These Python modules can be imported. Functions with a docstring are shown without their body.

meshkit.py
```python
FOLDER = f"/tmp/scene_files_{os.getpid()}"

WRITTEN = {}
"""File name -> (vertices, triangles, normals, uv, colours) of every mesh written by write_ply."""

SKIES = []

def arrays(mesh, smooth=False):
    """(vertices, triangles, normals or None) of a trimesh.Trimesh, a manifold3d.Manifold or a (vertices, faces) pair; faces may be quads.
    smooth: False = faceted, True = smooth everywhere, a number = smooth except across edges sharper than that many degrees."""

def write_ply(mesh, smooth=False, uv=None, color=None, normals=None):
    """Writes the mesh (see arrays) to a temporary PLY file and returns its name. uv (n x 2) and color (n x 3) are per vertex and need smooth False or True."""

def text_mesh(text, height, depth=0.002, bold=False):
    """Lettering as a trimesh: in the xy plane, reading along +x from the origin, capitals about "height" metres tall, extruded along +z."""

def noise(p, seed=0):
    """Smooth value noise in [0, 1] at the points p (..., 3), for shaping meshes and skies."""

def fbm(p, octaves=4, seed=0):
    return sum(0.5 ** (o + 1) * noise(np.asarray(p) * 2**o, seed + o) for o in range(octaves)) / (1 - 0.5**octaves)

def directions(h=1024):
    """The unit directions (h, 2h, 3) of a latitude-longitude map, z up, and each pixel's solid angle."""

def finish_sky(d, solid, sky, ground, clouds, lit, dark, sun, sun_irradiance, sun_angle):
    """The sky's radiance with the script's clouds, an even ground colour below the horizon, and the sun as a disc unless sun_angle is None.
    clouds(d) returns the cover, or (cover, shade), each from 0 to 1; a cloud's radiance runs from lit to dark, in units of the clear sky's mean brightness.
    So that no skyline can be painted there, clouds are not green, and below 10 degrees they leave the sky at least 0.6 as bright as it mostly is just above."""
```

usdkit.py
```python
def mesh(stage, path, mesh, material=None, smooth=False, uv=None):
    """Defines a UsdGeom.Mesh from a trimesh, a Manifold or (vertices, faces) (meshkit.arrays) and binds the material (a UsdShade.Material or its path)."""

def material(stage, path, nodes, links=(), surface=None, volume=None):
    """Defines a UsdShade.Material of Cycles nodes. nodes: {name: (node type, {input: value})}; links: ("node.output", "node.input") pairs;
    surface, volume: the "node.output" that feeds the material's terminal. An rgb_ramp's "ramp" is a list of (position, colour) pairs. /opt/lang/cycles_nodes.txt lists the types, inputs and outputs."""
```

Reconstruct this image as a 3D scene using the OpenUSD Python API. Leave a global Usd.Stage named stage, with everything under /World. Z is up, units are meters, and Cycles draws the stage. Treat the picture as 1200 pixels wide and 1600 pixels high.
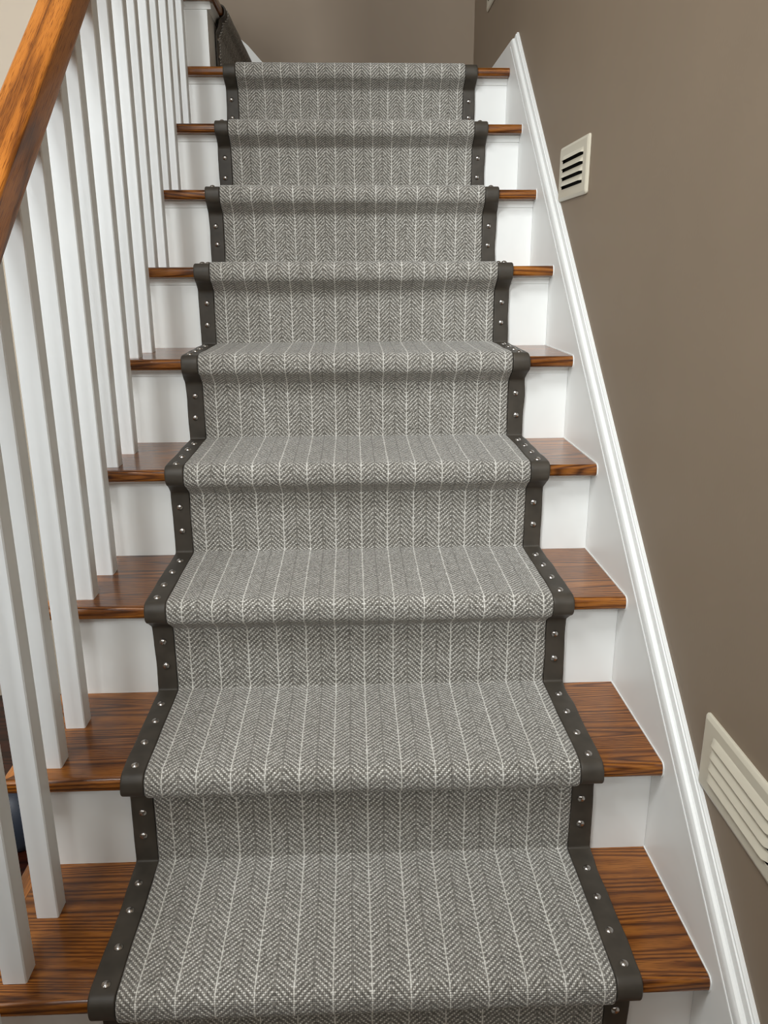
import math, random
import numpy as np, trimesh, usdkit
import shapely.geometry as sg
from manifold3d import Manifold, CrossSection
from pxr import Usd, UsdGeom, UsdLux, UsdShade, Gf, Sdf
from meshkit import noise

stage = Usd.Stage.CreateInMemory()
UsdGeom.SetStageUpAxis(stage, UsdGeom.Tokens.z)
UsdGeom.SetStageMetersPerUnit(stage, 1.0)
world = UsdGeom.Xform.Define(stage, '/World')
stage.SetDefaultPrim(world.GetPrim())
UsdGeom.Scope.Define(stage, '/World/Looks')

# ------------------------------------------------------------------ camera
CAM = np.array([0.0, -0.92158584, 0.95495998])
PITCH, YAW, ROLL, FPX = -0.2919, 0.0385, -0.0039, 1263.24
def camera():
    p, a = PITCH, YAW
    f = np.array([math.sin(a)*math.cos(p), math.cos(a)*math.cos(p), math.sin(p)])
    r = np.array([math.cos(a), -math.sin(a), 0]); u = np.cross(r, f)
    r2 = math.cos(ROLL)*r + math.sin(ROLL)*u
    u2 = -math.sin(ROLL)*r + math.cos(ROLL)*u
    cam = UsdGeom.Camera.Define(stage, '/World/Camera')
    m = Gf.Matrix4d(*[float(x) for x in (*r2, 0, *u2, 0, *(-f), 0, *CAM, 1)])
    cam.AddTransformOp().Set(m)
    cam.CreateHorizontalApertureAttr(24.0); cam.CreateVerticalApertureAttr(32.0)
    cam.CreateFocalLengthAttr(24.0*FPX/1200.0)
    cam.CreateClippingRangeAttr(Gf.Vec2f(0.01, 100))
    cam.CreateExposureAttr(0.0)
camera()

# ------------------------------------------------------------------ light: unseen sources in front of and above the stairs
def unseen_light(name, centre, target, w, h, power, color):
    L = UsdLux.RectLight.Define(stage, '/World/' + name)
    c, t = np.array(centre, float), np.array(target, float)
    z = (c - t)/np.linalg.norm(c - t)                       # light shines along -z
    x = np.cross([0, 0, 1.0], z); x /= np.linalg.norm(x); y = np.cross(z, x)
    L.AddTransformOp().Set(Gf.Matrix4d(*[float(v) for v in (*x, 0, *y, 0, *z, 0, *c, 1)]))
    L.CreateWidthAttr(w); L.CreateHeightAttr(h); L.CreateIntensityAttr(power)
    L.CreateColorAttr(Gf.Vec3f(*color)); L.CreateNormalizeAttr(False)
    return L
unseen_light('front_window_light', (-3.15, -3.45, 2.35), (-0.2, 0.9, 1.0), 1.2, 1.5, 25.5, (0.935, 0.985, 1.0))  # out of view, placed to light balusters and skirt from front left
unseen_light('transom_window_light', (-0.28, -3.9, 2.35), (-0.2, 0.9, 1.0), 0.9, 1.3, 25.0, (0.935, 0.985, 1.0))  # out of view behind the camera, placed to light the left risers
unseen_light('skylight_light', (-0.95, -1.15, 3.18), (-0.95, -1.149, 0), 0.8, 1.0, 30.0, (0.95, 0.985, 1.0))  # out of view overhead, placed to light treads and leave nosing undersides dark

# ------------------------------------------------------------------ measures
G, R = 0.229, 0.192207
OV, TH = 0.0444, 0.0245               # nosing overhang, tread thickness
XS, XW = 0.491, 0.507                 # skirt face, wall face
XL = -0.53                            # open side of the flight
YB = 2.70                             # back wall
ZL = 8*R                              # landing
ZF = -3*R                             # hall floor
TAN = R/G
COS = G/math.hypot(G, R); SIN = R/math.hypot(G, R)
CEIL = 3.2

# ------------------------------------------------------------------ helpers
used = {}
def path_of(name, parent=None):
    base = (str(parent.GetPath()) if parent is not None else '/World') + '/' + name
    n = used.get(base, 0); used[base] = n + 1
    return base if n == 0 else '%s_%03d' % (base, n)
def obj(name, mesh, mat, parent=None, smooth=30, uv=None, label=None):
    m = usdkit.mesh(stage, path_of(name, parent), mesh, LOOK[mat], smooth=smooth, uv=uv)
    if label: m.GetPrim().SetCustomDataByKey('label', label)
    return m.GetPrim()
def tag(p, label=None, cat=None, group=None, kind=None):
    for k, v in (('label', label), ('category', cat), ('group', group), ('kind', kind)):
        if v: p.SetCustomDataByKey(k, v)
    return p
def thing(name, label, cat, loc=(0, 0, 0), group=None, kind=None):
    x = UsdGeom.Xform.Define(stage, path_of(name)); x.AddTranslateOp().Set(Gf.Vec3d(*map(float, loc)))
    return tag(x.GetPrim(), label, cat, group, kind)
def struct(name, mesh, mat, label, cat, smooth=30):
    return tag(obj(name, mesh, mat, smooth=smooth), label, cat, kind='structure')
def box(x0, x1, y0, y1, z0, z1):
    return trimesh.creation.box(bounds=[[x0, y0, z0], [x1, y1, z1]])
def bbox(x0, x1, y0, y1, z0, z1, b=0.002):
    """box with chamfered edges"""
    pts = []
    for sx in (0, 1):
        for sy in (0, 1):
            for sz in (0, 1):
                c = [(x0, x1)[sx], (y0, y1)[sy], (z0, z1)[sz]]
                d = [b*(1-2*sx), b*(1-2*sy), b*(1-2*sz)]
                for k in range(3):
                    q = [c[i] + (0 if i == k else d[i]) for i in range(3)]
                    pts.append(q)
    return trimesh.convex.convex_hull(np.array(pts))
def prism(poly, x0, x1):
    """(y, z) outline swept along x"""
    p = sg.Polygon(poly).buffer(0)
    m = trimesh.creation.extrude_polygon(p, x1-x0, engine='earcut')
    v = m.vertices; m.vertices = np.column_stack([v[:, 2]+x0, v[:, 0], v[:, 1]])
    return m
def prism_y(poly, y0, y1):
    """(x, z) outline swept along y"""
    m = trimesh.creation.extrude_polygon(sg.Polygon(poly).buffer(0), y1-y0, engine='earcut')
    v = m.vertices; m.vertices = np.column_stack([v[:, 0], y1-v[:, 2], v[:, 1]])
    return m
def slope_sweep(poly, y0, y1):
    """(x, n) outline swept along the pitch line from y0 to y1; n = height square to the pitch"""
    L0, L1 = y0/COS, y1/COS
    m = trimesh.creation.extrude_polygon(sg.Polygon(poly).buffer(0), L1-L0, engine='earcut')
    v = m.vertices; t = v[:, 2]+L0; n = v[:, 1]
    m.vertices = np.column_stack([v[:, 0], t*COS - n*SIN, t*SIN + n*COS])
    m.fix_normals()
    return m
def arc(cx, cz, r, a0, a1, n=7):
    return [(cx + r*math.cos(math.radians(a)), cz + r*math.sin(math.radians(a))) for a in np.linspace(a0, a1, n)]
def to_man(m):
    import manifold3d
    return Manifold(manifold3d.Mesh(np.asarray(m.vertices, np.float32), np.asarray(m.faces, np.uint32)))
def nose(y0, y1, z0, z1, r=0.009):
    """tread profile, rounded at y0"""
    return [(y1, z0), (y1, z1)] + arc(y0+r, z1-r, r, 90, 180) + arc(y0+r, z0+r, r, 180, 270)

# ------------------------------------------------------------------ materials
LOOK = {}
def mat(name, nodes, links=(), surface='p.BSDF'):
    LOOK[name] = usdkit.material(stage, '/World/Looks/' + name, nodes, links, surface=surface)
def srgb(*c):
    return tuple(((v/255.0)/12.92 if v/255.0 <= 0.04045 else ((v/255.0+0.055)/1.055)**2.4) for v in c)

def paint(name, col, rough, bump=0.15, scale=260.0, spec=0.5):
    mat(name, {
        'g': ('geometry', {}),
        'n': ('noise_texture', {'scale': scale, 'detail': 3.0}),
        'm': ('noise_texture', {'scale': 3.0, 'detail': 3.0}),
        'r': ('rgb_ramp', {'ramp': [(0.3, tuple(c*0.96 for c in col)), (0.7, tuple(min(1, c*1.03) for c in col))]}),
        'b': ('bump', {'strength': bump, 'distance': 0.0006}),
        'p': ('principled_bsdf', {'roughness': rough, 'specular_ior_level': spec}),
    }, [('g.position', 'n.vector'), ('g.position', 'm.vector'), ('m.fac', 'r.fac'), ('n.fac', 'b.height'),
        ('r.color', 'p.base_color'), ('b.normal', 'p.normal')])
paint('white_trim', srgb(234, 235, 233), 0.38, 0.10, 180.0)
paint('baluster_white', srgb(237, 240, 241), 0.35, 0.04, 120.0)
paint('brown_wall', srgb(136, 120, 102), 0.55, 0.18, 220.0, 0.35)
paint('beige_wall', srgb(196, 182, 164), 0.6, 0.15, 220.0, 0.3)
paint('ceiling_white', srgb(235, 233, 228), 0.8)
paint('almond_metal', srgb(205, 198, 180), 0.35, 0.05, 400.0)
mat('slot_shade_black', {'p': ('principled_bsdf', {'base_color': (0.006, 0.006, 0.006), 'roughness': 0.9})})  # near-black, paints the shade inside the vent slots

def wood(name, dark, mid, light, long_scale, cross_scale, rot=(0, 0, 0), rough=0.24, axis=0, rings=46.0, coat=0.25):
    sc = [cross_scale]*3; sc[axis] = long_scale
    fine = [420.0]*3; fine[axis] = 9.0
    pore = [900.0]*3; pore[axis] = 26.0
    mat(name, {
        'g': ('geometry', {}), 'o': ('object_info', {}),
        'rv': ('vector_math', {'math_type': 'multiply', 'vector2': (3.7, 5.1, 2.3)}),
        'cx': ('combine_xyz', {}),
        'sh': ('vector_math', {'math_type': 'add'}),
        'rot': ('mapping', {'rotation': rot}),
        'm1': ('mapping', {'scale': tuple(sc)}),
        'm2': ('mapping', {'scale': tuple(fine)}),
        'm3': ('mapping', {'scale': tuple(pore)}),
        'n1': ('noise_texture', {'scale': 1.0, 'detail': 1.5, 'roughness': 0.45, 'distortion': 0.25}),
        'k': ('math', {'math_type': 'multiply', 'value2': rings}),
        's': ('math', {'math_type': 'sine'}),
        's2': ('map_range', {'from_min': -1.0, 'from_max': 1.0, 'to_min': 0.0, 'to_max': 1.0}),
        'n2': ('noise_texture', {'scale': 1.0, 'detail': 3.0, 'roughness': 0.6}),
        'n3': ('noise_texture', {'scale': 1.0, 'detail': 2.0, 'roughness': 0.6}),
        'mx': ('mix_float', {'fac': 0.33}),
        'ramp': ('rgb_ramp', {'ramp': [(0.08, dark), (0.20, tuple(0.5*a+0.5*b for a, b in zip(dark, mid))), (0.34, mid), (0.80, light)]}),
        'pr': ('rgb_ramp', {'ramp': [(0.36, (0.38, 0.30, 0.25)), (0.47, (1, 1, 1))]}),
        'tint': ('mix_color', {'blend_type': 'multiply', 'fac': 0.85}),
        'big': ('noise_texture', {'scale': 5.0, 'detail': 2.0}),
        'bigr': ('rgb_ramp', {'ramp': [(0.3, (0.72, 0.66, 0.6)), (0.7, (1.12, 1.1, 1.08))]}),
        'fin': ('mix_color', {'blend_type': 'multiply', 'fac': 1.0, 'use_clamp_result': False}),
        'b': ('bump', {'strength': 0.12, 'distance': 0.0008}),
        'p': ('principled_bsdf', {'roughness': rough, 'coat_weight': coat, 'coat_roughness': 0.12, 'specular_ior_level': 0.4}),
    }, [('o.random', 'cx.x'), ('o.random', 'cx.y'), ('o.random', 'cx.z'), ('cx.vector', 'rv.vector1'),
        ('g.position', 'rot.vector'), ('rot.vector', 'sh.vector1'), ('rv.vector', 'sh.vector2'),
        ('sh.vector', 'm1.vector'), ('sh.vector', 'm2.vector'), ('sh.vector', 'm3.vector'),
        ('m1.vector', 'n1.vector'), ('m2.vector', 'n2.vector'), ('m3.vector', 'n3.vector'),
        ('n1.fac', 'k.value1'), ('k.value', 's.value1'), ('s.value', 's2.value'),
        ('s2.result', 'mx.a'), ('n2.fac', 'mx.b'), ('mx.result', 'ramp.fac'),
        ('n3.fac', 'pr.fac'), ('ramp.color', 'tint.a'), ('pr.color', 'tint.b'),
        ('g.position', 'big.vector'), ('big.fac', 'bigr.fac'), ('tint.result', 'fin.a'), ('bigr.color', 'fin.b'),
        ('fin.result', 'p.base_color'), ('mx.result', 'b.height'), ('b.normal', 'p.normal')])
wood('tread_oak', srgb(56, 28, 9), srgb(126, 73, 25), srgb(156, 98, 38), 0.5, 9.0, rings=230.0)
wood('rail_oak', srgb(88, 44, 12), srgb(170, 104, 38), srgb(190, 120, 50), 0.7, 16.0, rot=(-math.atan(TAN), 0, 0), axis=1, rings=22.0)
wood('return_oak', srgb(70, 36, 12), srgb(150, 92, 38), srgb(190, 122, 56), 1.3, 11.0, axis=1)
wood('floor_oak', srgb(22, 10, 6), srgb(50, 22, 14), srgb(70, 32, 20), 1.3, 11.0, axis=0, rough=0.3)

mat('binding_leather', {
    'g': ('geometry', {}),
    'n': ('noise_texture', {'scale': 35.0, 'detail': 4.0}),
    'f': ('noise_texture', {'scale': 1400.0, 'detail': 2.0}),
    'r': ('rgb_ramp', {'ramp': [(0.3, srgb(60, 55, 48)), (0.7, srgb(74, 68, 60))]}),
    'b': ('bump', {'strength': 0.25, 'distance': 0.0004}),
    'p': ('principled_bsdf', {'roughness': 0.5, 'specular_ior_level': 0.35}),
}, [('g.position', 'n.vector'), ('g.position', 'f.vector'), ('n.fac', 'r.fac'), ('r.color', 'p.base_color'),
    ('f.fac', 'b.height'), ('b.normal', 'p.normal')])
mat('nickel', {'p': ('principled_bsdf', {'metallic': 1.0, 'base_color': (0.50, 0.48, 0.46), 'roughness': 0.22})})
mat('blue_grey', {'p': ('principled_bsdf', {'base_color': srgb(52, 58, 70), 'roughness': 0.45})})

# woven herringbone: light nubs on diagonals that climb from each white stripe to the dark line between two stripes
PC, PR, S0, HALF = 0.0536/18, 0.00305, -0.0386, 0.0268
def M(t, **kw):
    return ('math', dict({'math_type': t}, **{k: v for k, v in kw.items()}))
mat('herringbone_wool', {
    'uv': ('uvmap', {'attribute': 'st'}),
    'wn': ('noise_texture', {'scale': 160.0, 'detail': 2.0}),
    'ws': ('vector_math', {'math_type': 'subtract', 'vector2': (0.5, 0.5, 0.5)}),
    'wm': ('vector_math', {'math_type': 'scale', 'scale': 0.0022}),
    'wa': ('vector_math', {'math_type': 'add'}),
    'sep': ('separate_xyz', {}),
    'u0': M('subtract', value2=S0),
    'a': M('pingpong', value2=HALF),
    'ca': M('divide', value2=PC), 'ch': M('add', value2=0.5), 'col': M('floor'), 'fa': M('subtract'),
    'rv': M('divide', value2=PR), 'row': M('floor'), 'fr0': M('subtract'), 'fr': M('subtract', value2=0.5),
    'dif': M('subtract'), 'md': M('floored_modulo', value2=3.0), 'isdot': M('less_than', value2=0.5),
    'isstripe': M('less_than', value2=0.5), 'notedge': M('less_than', value2=8.5),
    'fa1': M('divide', value2=0.62), 'fr1': M('divide', value2=0.60),
    'fa2': M('multiply'), 'fr2': M('multiply'), 'd2': M('add'),
    'bulge0': M('subtract', value1=1.0), 'bulge': M('maximum', value2=0.0),
    'dotb': ('map_range', {'range_type': 'smoothstep', 'from_min': 0.30, 'from_max': 0.62, 'to_min': 0.0, 'to_max': 1.0}),
    'dot1': M('multiply'), 'dot2': M('multiply'),
    'fw': M('absolute'), 'stw': M('less_than', value2=0.42), 'st1': M('multiply', value2=0.9), 'st0': M('multiply'),
    'lightm': M('maximum'),
    'ud': M('divide', value2=PC), 'uf': M('floor'), 'cell': ('combine_xyz', {}), 'rnd': ('white_noise_texture', {'dimensions': '3D'}),
    'fib': ('noise_texture', {'scale': 1500.0, 'detail': 3.0}),
    'rmix': ('mix_float', {'fac': 0.5}),
    'base': ('rgb_ramp', {'ramp': [(0.15, srgb(115, 111, 104)), (0.5, srgb(153, 149, 141)), (0.85, srgb(190, 186, 178))]}),
    'lightc': ('rgb_ramp', {'ramp': [(0.0, srgb(176, 172, 163)), (0.35, srgb(214, 211, 203)), (1.0, srgb(244, 242, 236))]}),
    'yarn_shade': ('map_range', {'from_min': 0.0, 'from_max': 0.45, 'to_min': 0.42, 'to_max': 1.0, 'clamp': True}),  # shade between the yarns, painted into the wool colour
    'edge': ('map_range', {'from_min': 0.0, 'from_max': 1.0, 'to_min': 0.88, 'to_max': 1.0}),
    'dg0': M('subtract'), 'rd': M('add'), 'dg1': M('multiply', value2=2*math.pi/3), 'dg2': M('cosine'), 'dg': ('map_range', {'from_min': -1.0, 'from_max': 1.0, 'to_min': 0.58, 'to_max': 1.22}), 'gm0': M('multiply'),
    'gm': M('multiply'), 'gc': ('combine_xyz', {}),
    'bc': ('vector_math', {'math_type': 'multiply'}),
    'c': ('mix', {'mix_type': 'mix'}),
    'h1': M('multiply', value2=0.7), 'h': M('add'),
    'b': ('bump', {'strength': 0.75, 'distance': 0.0016}),
    'p': ('principled_bsdf', {'roughness': 0.9, 'specular_ior_level': 0.15, 'sheen_weight': 0.25, 'sheen_roughness': 0.5}),
}, [('uv.UV', 'wn.vector'), ('wn.color', 'ws.vector1'), ('ws.vector', 'wm.vector1'), ('uv.UV', 'wa.vector1'), ('wm.vector', 'wa.vector2'),
    ('wa.vector', 'sep.vector'), ('sep.x', 'u0.value1'), ('u0.value', 'a.value1'), ('a.value', 'ca.value1'),
    ('ca.value', 'ch.value1'), ('ch.value', 'col.value1'), ('ca.value', 'fa.value1'), ('col.value', 'fa.value2'),
    ('sep.y', 'rv.value1'), ('rv.value', 'row.value1'), ('rv.value', 'fr0.value1'), ('row.value', 'fr0.value2'), ('fr0.value', 'fr.value1'),
    ('row.value', 'dif.value1'), ('col.value', 'dif.value2'), ('dif.value', 'md.value1'), ('md.value', 'isdot.value1'),
    ('col.value', 'isstripe.value1'), ('col.value', 'notedge.value1'),
    ('fa.value', 'fa1.value1'), ('fr.value', 'fr1.value1'), ('fa1.value', 'fa2.value1'), ('fa1.value', 'fa2.value2'),
    ('fr1.value', 'fr2.value1'), ('fr1.value', 'fr2.value2'), ('fa2.value', 'd2.value1'), ('fr2.value', 'd2.value2'),
    ('d2.value', 'bulge0.value2'), ('bulge0.value', 'bulge.value1'), ('bulge.value', 'dotb.value'),
    ('dotb.result', 'dot1.value1'), ('isdot.value', 'dot1.value2'), ('dot1.value', 'dot2.value1'), ('notedge.value', 'dot2.value2'),
    ('fa.value', 'fw.value1'), ('fw.value', 'stw.value1'), ('stw.value', 'st0.value1'), ('isstripe.value', 'st0.value2'), ('st0.value', 'st1.value1'),
    ('dot2.value', 'lightm.value1'), ('st1.value', 'lightm.value2'),
    ('sep.x', 'ud.value1'), ('ud.value', 'uf.value1'), ('uf.value', 'cell.x'), ('row.value', 'cell.y'), ('cell.vector', 'rnd.vector'),
    ('uv.UV', 'fib.vector'), ('rnd.value', 'rmix.a'), ('fib.fac', 'rmix.b'), ('rmix.result', 'base.fac'), ('rnd.value', 'lightc.fac'),
    ('dif.value', 'rd.value1'), ('fr.value', 'dg0.value1'), ('fa.value', 'dg0.value2'), ('dg0.value', 'rd.value2'), ('rd.value', 'dg1.value1'), ('dg1.value', 'dg2.value1'), ('dg2.value', 'dg.value'), ('bulge.value', 'yarn_shade.value'), ('notedge.value', 'edge.value'), ('yarn_shade.result', 'gm0.value1'), ('dg.result', 'gm0.value2'), ('gm0.value', 'gm.value1'), ('edge.result', 'gm.value2'),
    ('gm.value', 'gc.x'), ('gm.value', 'gc.y'), ('gm.value', 'gc.z'), ('base.color', 'bc.vector1'), ('gc.vector', 'bc.vector2'),
    ('lightm.value', 'c.fac'), ('bc.vector', 'c.color1'), ('lightc.color', 'c.color2'),
    ('bulge.value', 'h1.value1'), ('h1.value', 'h.value1'), ('dot2.value', 'h.value2'),
    ('c.color', 'p.base_color'), ('h.value', 'b.height'), ('b.normal', 'p.normal')])

# ------------------------------------------------------------------ the shell of the stairwell and hall
struct('wall_right', box(XW, XW+0.12, -4.0, YB+0.12, ZF, CEIL), 'brown_wall', 'long brown painted wall running up the right side of the stairs', 'wall')
struct('wall_back', box(-3.6, XW, YB, YB+0.12, ZF, CEIL), 'brown_wall', 'brown painted wall behind the landing at the top of the stairs', 'wall')
struct('wall_left', box(-3.72, -3.6, -4.0, YB, ZF, CEIL), 'brown_wall', 'brown wall on the far left side of the hall', 'wall')
struct('wall_front', box(-3.6, XW, -4.12, -4.0, ZF, CEIL), 'brown_wall', 'brown wall of the hall behind the viewer', 'wall')
struct('wall_half', trimesh.util.concatenate([box(-3.6, -0.72, -1.62, -1.50, ZF, 1.38), box(-0.72, XW, -1.62, -1.50, ZF, 1.09)]), 'brown_wall', 'brown half wall added out of view to shade the lowest steps', 'wall')  # added blocker behind the camera, darkens the lower steps
struct('ceiling', box(-3.6, XW, -4.0, YB, CEIL, CEIL+0.1), 'ceiling_white', 'white ceiling over stairs and hall', 'ceiling')
struct('floor', box(-3.6, XW, -4.0, YB, ZF-0.1, ZF), 'floor_oak', 'dark stained hardwood floor of the hall below the balusters', 'floor')
struct('wall_under_stairs', prism_y([(-3.6, ZF), (XL-0.005, ZF), (XL-0.005, ZL-0.15), (-3.6, ZL+0.10+(3.6-0.53)*TAN)], 1.85, 1.95),
       'beige_wall', 'pale beige wall under the second flight, seen left of the handrail', 'wall')

# skirt board on the right wall with its cap moulding
YT = 1.7816
trim = thing('trim', 'white skirt board with stepped cap moulding sloping up the right wall', 'skirting', kind='structure')
used['/World/trim'] = 0; stage.RemovePrim('/World/trim')
x = UsdGeom.Xform.Define(stage, '/World/trim_1'); trim = tag(x.GetPrim(), 'white skirt board with stepped cap moulding sloping up the right wall', 'skirting', kind='structure')
y0 = -1.15
ZT = YT*TAN + 0.1145
obj('board', prism([(y0, y0*TAN-0.33), (1.86, 1.86*TAN-0.33), (1.86, ZL), (YB-0.001, ZL), (YB-0.001, ZT), (YT, ZT), (y0, y0*TAN+0.115)], XS, XW), 'white_trim', trim)
v2n = COS
n0, n1 = 0.092*v2n, 0.1525*v2n
def cap(xw, s=-1):
    prof = [(0, n1), (0.0045, n1), (0.0060, n1-0.0012), (0.0062, n1-0.0045), (0.0085, n1-0.0048)]
    prof += [(0.0105, n1-0.0150), (0.0090, n1-0.0158), (0.0090, n1-0.0172), (0.0130, n1-0.0176)]
    prof += [(0.0165, n1-0.0195), (0.0185, n1-0.0230), (0.0195, n1-0.0275), (0.0198, n0+0.0095), (0.0190, n0+0.0075), (0.0172, n0+0.0070), (0.0172, n0+0.0056)]
    prof += [(0.0195, n0+0.0052), (0.0200, n0+0.0028), (0.0190, n0+0.0004), (0.0165, n0), (0.016, n0)]
    prof += [(0.016, n0+0.010), (0, n0+0.010)]
    return [(xw - p - 0.0002, n) for p, n in prof]
ys_end = YT/COS*COS
obj('cap_moulding', slope_sweep(cap(XW), y0 + 0.06, YT + n0*SIN), 'white_trim', trim, smooth=20)

# skirt on the back wall along the second flight
x = UsdGeom.Xform.Define(stage, '/World/trim_2'); t2 = tag(x.GetPrim(), 'white skirt board at the foot of the back wall beside the upper step', 'skirting', kind='structure')
zz = 1.757
obj('board', prism_y([(-0.95, ZL), (XS, ZL), (XS, ZL+0.073), (-0.215, ZL+0.073), (-0.350, zz), (-0.391, 1.8017), (-0.95, 1.8017+0.559*TAN)], YB-0.016, YB), 'white_trim', t2)

# ------------------------------------------------------------------ staircase
stair = thing('staircase', 'oak treads and white risers of the straight flight under the carpet runner', 'stairs', kind='structure')
def make_tread(k):
    yf, yb, z1, z0 = k*G-OV, (k+1)*G, k*R, k*R-TH
    if k == 8: yb = YB-0.016
    xe = -0.560; w = 0.030
    A = to_man(prism(nose(yf, yb, z0, z1), xe, XS-0.0005))
    main = A.trim_by_plane((1, 0, 0), xe+w)
    corner = A.trim_by_plane((-1, 0, 0), -(xe+w)).trim_by_plane((1/math.sqrt(2), -1/math.sqrt(2), 0), (xe-yf)/math.sqrt(2))
    main = main + corner
    pf = [(x_, z_) for x_, z_ in nose(xe, xe+w-0.0004, z0, z1)]
    yr = yb + 0.03 if k < 8 else 1.86
    B = to_man(prism_y(pf, yf, yr)).trim_by_plane((-1/math.sqrt(2), 1/math.sqrt(2), 0), -(xe-yf)/math.sqrt(2)+0.0003)
    if k == 8: pass
    t = obj('tread', main, 'tread_oak', stair)
    obj('nosing_return', B, 'return_oak', t)
def caulk(k):
    p = sg.Polygon(nose(k*G-OV, (k+1)*G, k*R-TH, k*R))
    p = p.buffer(0.0022).difference(sg.box((k+1)*G-0.0005, -9, 99, 99))
    rnd = []
    for a, b in p.exterior.segmentize(0.006).coords[:-1]:
        rnd.append((a, b + 0.0012*(noise(np.array([[a*140, b*140, k*3.1]]), 4)[0]-0.5)))
    obj('caulk_bead', prism(rnd, XS-0.0018, XS-0.0002), 'white_trim', stair, smooth=False)
def cove(yr, zt, s=0.017):
    pts = [(yr, zt), (yr, zt-s), (yr-0.003, zt-s)]
    for a in np.linspace(0, math.pi/2, 7):      # concave quarter
        pts.append((yr-s + (s-0.003)*math.cos(a), zt-s + (s-0.003)*math.sin(a)))
    pts += [(yr-s, zt)]
    return pts
KS = list(range(-2, 9))
for k in KS:
    make_tread(k)
    if k >= 0 and k < 8: caulk(k)
    obj('riser', box(XL, XS-0.0003, k*G, k*G+0.018, max((k-1)*R, ZF), k*R-TH), 'white_trim', stair)
    obj('cove_moulding', prism(cove(k*G, k*R-TH), XL, XS-0.0004), 'white_trim', stair)
ss = [(-2*G+0.018, ZF)]
for k in range(-2, 9):
    ss += [(k*G+0.018, k*R-TH), ((k+1)*G+0.018 if k < 8 else 1.85, k*R-TH)]
ss += [(1.85, 8*R-0.4), (1.75, 8*R-0.4)]
ss += [(0.2, 1.75*TAN-0.35-1.55*TAN), (-2*G+0.25, ZF)]
obj('stringer', prism(ss, XL, XL+0.02), 'white_trim', stair)

# second flight, turning left off the landing
upper = thing('upper_steps', 'white and oak steps of the second flight turning left off the landing', 'stairs', kind='structure')
XR9, YF9 = -0.411, 1.812
for j in range(2):
    xr, zt = XR9 - j*G, ZL + (j+1)*R
    obj('riser', box(xr-0.018, xr, YF9+0.0005, YB-0.017, zt-R, zt-TH), 'white_trim', upper)
    obj('side_panel', box(xr-G-0.02, xr, YF9-0.012, YF9, zt-R+(0.0 if j == 0 else -TH), zt-TH), 'white_trim', upper)
    cv = [(-a, b) for a, b in cove(-xr, zt-TH)]
    obj('cove_moulding', prism_y(cv, YF9-0.012, YB-0.017), 'white_trim', upper)
    obj('cove_moulding', prism(cove(YF9-0.012, zt-TH), xr-G, xr+0.012), 'white_trim', upper)
    pf = [(-a, b) for a, b in nose(-(xr+0.030), -(xr-G-0.01), zt-TH, zt)]
    obj('tread', prism_y(pf, YF9-0.045, YB-0.017), 'tread_oak', upper)

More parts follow.
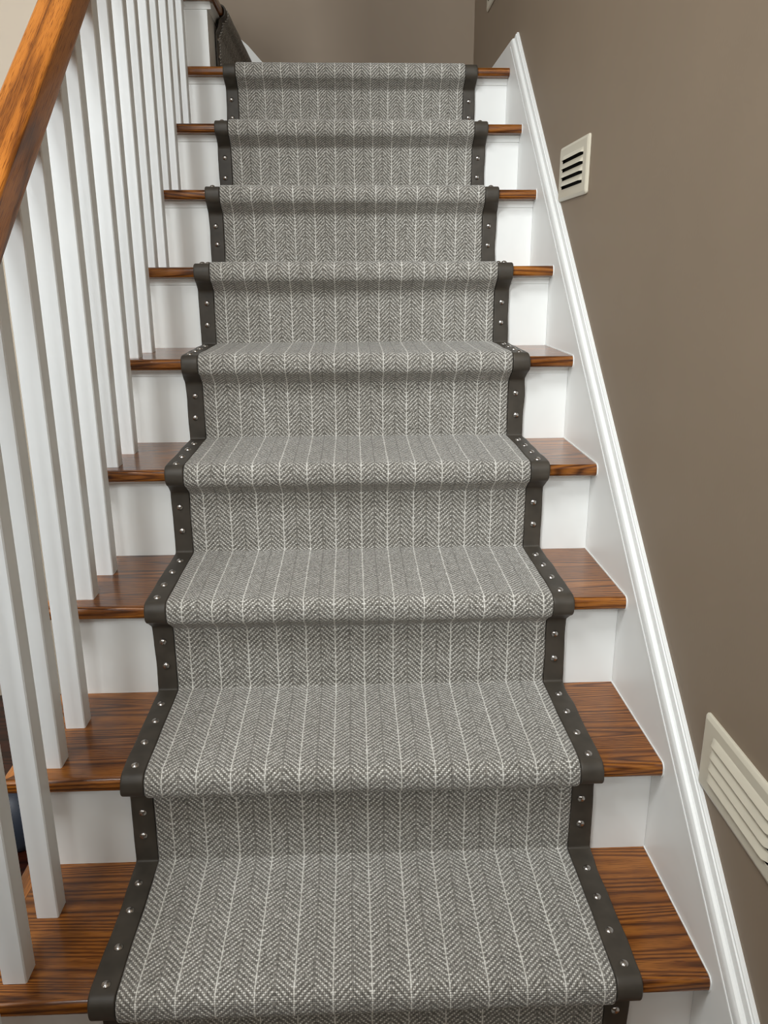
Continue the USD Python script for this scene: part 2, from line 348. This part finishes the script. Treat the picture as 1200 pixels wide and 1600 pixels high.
# ------------------------------------------------------------------ carpet runner
def runner_base(k0, k1):
    """underside of the runner as (y, z), from the foot of riser k0 to the tread of k1"""
    e, P = 0.0012, []
    for k in range(k0, k1+1):
        P += [(k*G-e, (k-1)*R+e), (k*G-e, k*R-0.058), (k*G-0.004, k*R-0.050)]
        r = 0.0105
        yf, zt, zb = k*G-OV-e, k*R+e, k*R-TH-e
        P += [(yf+0.014, zb-0.005)] + [(a, b) for a, b in arc(yf+r, zb-0.002+r, r, 255, 180, 6)] + arc(yf+r, zt-r, r, 180, 90, 7)
        P += [((k+1)*G-e, zt)]
    return P
def surface_path(P, th, step=0.0025, smooth=2):
    ls = sg.LineString(P).offset_curve(th, join_style='round')        # left of an upward path is the outside
    if ls.geom_type != 'LineString': ls = max(ls.geoms, key=lambda g: g.length)
    q = np.array(ls.coords)
    if (q[0]-np.array(P[0]))@(q[0]-np.array(P[0])) > (q[-1]-np.array(P[0]))@(q[-1]-np.array(P[0])): q = q[::-1]
    d = np.r_[0, np.cumsum(np.linalg.norm(np.diff(q, axis=0), axis=1))]
    s = np.linspace(0, d[-1], int(d[-1]/step))
    T = np.column_stack([np.interp(s, d, q[:, i]) for i in range(2)])
    for _ in range(smooth):
        T[1:-1] = (T[:-2]+2*T[1:-1]+T[2:])/4
    tan = np.gradient(T, axis=0); tan /= np.linalg.norm(tan, axis=1, keepdims=True)
    N = np.column_stack([-tan[:, 1], tan[:, 0]])
    for _ in range(2):
        N[1:-1] = (N[:-2]+2*N[1:-1]+N[2:])/4
    N /= np.linalg.norm(N, axis=1, keepdims=True)
    return s, T, N
def strip(P, x0, x1, th, r, seed, amp=0.0008, edge_amp=(0.0, 0.0), nx=24, place=None):
    """a band of cloth of thickness th lying on the path; r rounds its long edges. Returns mesh, uv"""
    s, T, N = surface_path(P, th)
    cols = []                                     # (fraction inwards from left edge in metres or None, depth under the top)
    a = np.linspace(0, math.pi/2, 5)
    left = [(0.0, th-0.0006)] + [(r*(1-math.sin(t_)), r*(1-math.cos(t_))) for t_ in a[::-1]]
    xsL = [(x0 + dx, dn, -1) for dx, dn in left]
    mid = [(xx, 0.0, 0) for xx in np.linspace(x0+r, x1-r, nx+2)[1:-1]]
    xsR = [(x1 - dx, dn, 1) for dx, dn in left[::-1]]
    cols = xsL + mid + xsR
    n, m = len(s), len(cols)
    X = np.zeros((n, m)); Y = np.zeros((n, m)); Z = np.zeros((n, m))
    eL = edge_amp[0]*(noise(np.column_stack([s*22, s*0+seed, s*0]), seed)-0.5)*2
    eR = edge_amp[1]*(noise(np.column_stack([s*22, s*0+seed+9, s*0]), seed+3)-0.5)*2
    for j, (xx, dn, side) in enumerate(cols):
        X[:, j] = xx + (eL if side < 0 else eR if side > 0 else 0)
        w = amp*(noise(np.column_stack([s*14, s*0+xx*9, s*0+seed]), seed+1)-0.35)*2*(1 if dn < th*0.7 else 0)
        off = -dn + w
        Y[:, j] = T[:, 0] + N[:, 0]*off; Z[:, j] = T[:, 1] + N[:, 1]*off
    V = np.stack([X, Y, Z], -1).reshape(-1, 3)
    if place is not None: V = place(V)
    uv = np.stack([X, np.repeat(s[:, None], m, 1)], -1).reshape(-1, 2)
    i, j = np.meshgrid(np.arange(n-1), np.arange(m-1), indexing='ij')
    a0 = (i*m+j).ravel(); b0 = a0+1; c0 = a0+m; d0 = c0+1
    F = np.vstack([np.column_stack([a0, b0, d0]), np.column_stack([a0, d0, c0])])
    # underside and ends
    top0 = np.arange(m); L = np.arange(n)*m; Rr = L+m-1
    under = np.vstack([np.column_stack([L[:-1], L[1:], Rr[1:]]), np.column_stack([L[:-1], Rr[1:], Rr[:-1]])])
    ends = [[0, k+1, k] for k in range(1, m-1)] + [[(n-1)*m, (n-1)*m+k, (n-1)*m+k+1] for k in range(1, m-1)]
    F = np.vstack([F, under, np.array(ends)])
    return (V, F), uv

def dome(r=0.0071, h=0.0050, n=14, rings=5):
    v, f = [[0, 0, h]], []
    for q in range(1, rings+1):
        t = q/rings*math.pi/2
        for i in range(n):
            a = 2*math.pi*i/n
            v.append([r*math.sin(t)*math.cos(a), r*math.sin(t)*math.sin(a), h*math.cos(t)])
    for i in range(n): f.append([0, 1+i, 1+(i+1) % n])
    for q in range(rings-1):
        for i in range(n):
            a, b = 1+q*n+i, 1+q*n+(i+1) % n; c, d = a+n, b+n
            f += [[a, c, d], [a, d, b]]
    b0 = len(v); v.append([0, 0, 0])
    for i in range(n): f.append([b0, 1+(rings-1)*n+(i+1) % n, 1+(rings-1)*n+i])
    return np.array(v), np.array(f)
DV, DF = dome()
rng = random.Random(5)
FT, BT = 0.0100, 0.0068
def nails(binding, xc, k0, k1):
    for k in range(k0, k1+1):
        for dz in (-0.087, -0.136):
            x_, z_ = xc + rng.uniform(-.002, .002), k*R + dz + rng.uniform(-.0025, .0025)
            V = np.column_stack([DV[:, 0]+x_, k*G-0.0012-BT-DV[:, 2]+0.0004, z_+DV[:, 1]])
            obj('nail_head', (V, DF[:, ::1]), 'nickel', binding, smooth=40)
        for dy in (0.171, 0.109, 0.042, -0.022):
            if k == 8: dy = dy + 0.02
            x_, y_ = xc + rng.uniform(-.002, .002), k*G + dy + rng.uniform(-.003, .003)
            V = np.column_stack([DV[:, 0]+x_, y_+DV[:, 1], k*R+0.0012+BT+DV[:, 2]-0.0004])
            obj('nail_head', (V, DF), 'nickel', binding, smooth=40)

runner = thing('stair_runner', 'grey herringbone wool carpet runner with dark studded binding down the stairs', 'carpet runner')
P = runner_base(-1, 8)
P[-1] = (2.36, P[-1][1])
RO_L, RI_L, RI_R, RO_R = -0.3725, -0.3345, 0.3545, 0.3925
m_, uv_ = strip(P, RI_L, RI_R, FT, 0.0045, 3, amp=0.0010, edge_amp=(0.0006, 0.0006), nx=40)
obj('carpet', m_, 'herringbone_wool', runner, smooth=True, uv=uv_)
for side, (xa, xb, ea, xc) in enumerate(((RO_L, RI_L-0.0004, (0.0016, 0.0), -0.354), (RI_R+0.0004, RO_R, (0.0, 0.0016), 0.3725))):
    m_, uv_ = strip(P, xa, xb, BT, 0.0030, 11+side, amp=0.0006, edge_amp=ea, nx=5)
    b = obj('binding', m_, 'binding_leather', runner, smooth=True, uv=uv_)
    nails(b, xc, -1, 8)

# runner of the second flight: same cloth on the first upper step, climbing to the left
up = thing('upper_runner', 'dark grey carpet runner wrapped over the first step of the upper flight', 'carpet runner')
def up_base():
    e = 0.0012; Q = []
    for j in range(1):
        o = XR9
        yf = -(o+0.030)-e; zt = ZL+R+e; zb = ZL+R-TH-e; r = 0.0105
        Q += [(-o-e-0.24, ZL+e), (-o-e, ZL+e), (-o-e, ZL+R-0.07), (-o-0.010, ZL+R-0.055)]
        Q += [(yf+0.016, zb-0.006)] + arc(yf+r, zb+r, r, 262, 180, 6) + arc(yf+r, zt-r, r, 180, 90, 7) + [(-o+G-0.03, zt)]
    return Q
def turn(V):        # local (x, y, z) -> the path's y runs along -x, its x along y
    return np.column_stack([-V[:, 1], V[:, 0], V[:, 2]])
UB = [q for q in up_base()][1:]
UY0, UY1 = 1.925, 2.64
m_, uv_ = strip(UB, UY0+0.038, UY1-0.038, FT, 0.0045, 7, nx=20, place=turn)
obj('carpet', m_, 'herringbone_wool', up, smooth=True, uv=uv_)
for xa, xb in ((UY0, UY0+0.0376), (UY1-0.0376, UY1)):
    m_, uv_ = strip(UB, xa, xb, BT, 0.003, 17, nx=5, place=turn)
    b = obj('binding', m_, 'binding_leather', up, smooth=True, uv=uv_)
    for dz in (-0.087, -0.136):
        V = np.column_stack([XR9+0.0012+BT+DV[:, 2]-0.0004, (xa+xb)/2+DV[:, 0], ZL+R+dz+DV[:, 1]])
        obj('nail_head', (V, DF), 'nickel', b, smooth=40)

# ------------------------------------------------------------------ railing
rail = thing('stair_railing', 'white square balusters under a stained oak handrail on the left of the stairs', 'railing')
RB, RTOP = 0.780*COS, 0.862*COS
xc = -0.4860
hw = 0.031
prof = [(-0.60*hw, RB), (0.60*hw, RB), (0.64*hw, RB+0.006), (0.80*hw, RB+0.008), (0.97*hw, RB+0.012), (1.0*hw, RB+0.018),
        (0.98*hw, RB+0.030), (0.93*hw, RTOP-0.0090), (0.88*hw, RTOP-0.0055), (0.76*hw, RTOP-0.0030), (0.45*hw, RTOP-0.0010), (0.0, RTOP)]
prof = prof + [(-a, b) for a, b in prof[::-1] if a > 0.0 and not (a == 0.60*hw and b == RB)]
prof = [(xc+a, b) for a, b in prof]
obj('handrail', slope_sweep(prof, -0.9, 2.2), 'rail_oak', rail, smooth=40)
BW = 0.0340
spec = {0: ((-0.4671, -0.0097), (-0.4640, 0.1102)), 1: ((-0.4735, -0.0106), (-0.4728, 0.1075)), 2: ((-0.4731, -0.0055), (-0.4722, 0.1175)),
        3: ((-0.4705, -0.0125), (-0.4690, 0.1095))}
for k in range(-1, 8):
    for xr, dy in spec.get(k, ((-0.4696, -0.0095), (-0.4690, 0.112))):
        ya = k*G + dy; yb = ya + BW
        za = RB/COS + ya*TAN + 0.0015; zb = RB/COS + yb*TAN + 0.0015
        c = 0.0018
        pl = sg.Polygon([(xr-BW+c, ya), (xr-c, ya), (xr, ya+c), (xr, yb-c), (xr-c, yb), (xr-BW+c, yb), (xr-BW, yb-c), (xr-BW, ya+c)])
        m = trimesh.creation.extrude_polygon(pl, 1.0, engine='earcut')
        v = m.vertices.copy(); topm = v[:, 2] > 0.5
        v[:, 2] = np.where(topm, RB/COS + v[:, 1]*TAN + 0.0015, k*R)
        m.vertices = v
        obj('baluster', m, 'baluster_white', rail, smooth=False)

# ------------------------------------------------------------------ wall vents
def vent(name, label, y0, y1, z0, z1):
    t = thing(name, label, 'vent', (XW, (y0+y1)/2, (z0+z1)/2), group=None)
    W, H = (y1-y0)/2, (z1-z0)/2
    def rr(w, h, r):
        p = []
        for cx, cz, a0 in ((w-r, h-r, 0), (-w+r, h-r, 90), (-w+r, -h+r, 180), (w-r, -h+r, 270)):
            p += arc(cx, cz, r, a0, a0+90, 5)
        return p
    slots, zs = [], [0.030, 0.0112, -0.0076, -0.0264]
    sw = W-0.032
    body = None
    lay = [(rr(W, H, 0.007), 0.0), (rr(W, H, 0.007), 0.0025), (rr(W-0.0015, H-0.0015, 0.006), 0.0045), (rr(W-0.007, H-0.007, 0.004), 0.0065)]
    V, F = [], []
    n = len(lay[0][0])
    for poly, d in lay:
        V += [(-d-0.0002, y, z) for y, z in poly]
    for q in range(len(lay)-1):
        for i in range(n):
            a, b = q*n+i, q*n+(i+1) % n
            F += [[a, b, b+n], [a, b+n, a+n]]
    tri = sg.Polygon(lay[-1][0])
    holes = [sg.box(-sw, z-0.0085, sw, z+0.0015) for z in zs]
    face = tri
    for h in holes: face = face.difference(h)
    fm = trimesh.creation.extrude_polygon(face, 0.001, engine='earcut')
    fv = fm.vertices; fm.vertices = np.column_stack([-0.0065-0.0002+fv[:, 2], fv[:, 0], fv[:, 1]])
    rim = trimesh.Trimesh(np.array(V), np.array(F), process=False)
    rim.fix_normals()
    obj('plate', trimesh.util.concatenate([rim, fm]), 'almond_metal', t, smooth=35)
    obj('opening', box(-0.0012, -0.0004, -W+0.012, W-0.012, -H+0.012, H-0.012), 'slot_shade_black', t)  # black sheet standing in for the shade behind the slots
    for z in zs:
        # hood: pressed out of the plate, tight at the top, open along its lower edge, closed by sloping ends
        ys = np.linspace(-sw, sw, 25); Vh, Fh = [], []
        for y in ys:
            e = min(1.0, (sw-abs(y))/0.010); e = math.sin(e*math.pi/2)
            for u in np.linspace(0, 1, 6):
                d = 0.0062 + 0.0058*e*(u**0.85)
                Vh.append((-d-0.0003, y, z + 0.0080 - 0.0110*u))
            d = 0.0062 + 0.0058*e
            Vh.append((-max(d-0.0012, 0.0058), y, z - 0.0025)); Vh.append((-max(d-0.0016, 0.0052), y, z + 0.0010))
        q = 8
        for i in range(len(ys)-1):
            for j in range(q-1):
                a = i*q+j; Fh += [[a, a+1, a+q+1], [a, a+q+1, a+q]]
        obj('louvre', (np.array(Vh), np.array(Fh)), 'almond_metal', t, smooth=50)
    return t
vent('wall_vent', 'almond louvred vent on the brown wall with dark slots showing, middle of three', 0.902, 1.142, 1.1075, 1.2265)
vent('wall_vent', 'large almond louvred vent low on the right wall beside the lowest steps', -0.148, 0.0917, 0.2265, 0.3445)
vent('wall_vent', 'almond vent corner high on the wall above the landing', 2.117, 2.355, 1.834, 1.953)

# ------------------------------------------------------------------ small thing on the hall floor
def blob():
    m = trimesh.creation.icosphere(3, 1.0); v = m.vertices
    v[:, 2] = np.where(v[:, 2] < -0.55, -0.55, v[:, 2]); v *= [0.11, 0.09, 0.11]
    m.vertices = v + [-0.975, 1.04, ZF+0.0605]; return m
tag(obj('floor_cushion', blob(), 'blue_grey', smooth=True), 'dark blue-grey rounded object of unknown kind on the hall floor, seen between the lowest balusters', 'object')  # rounded stand-in for a small thing of unknown kind
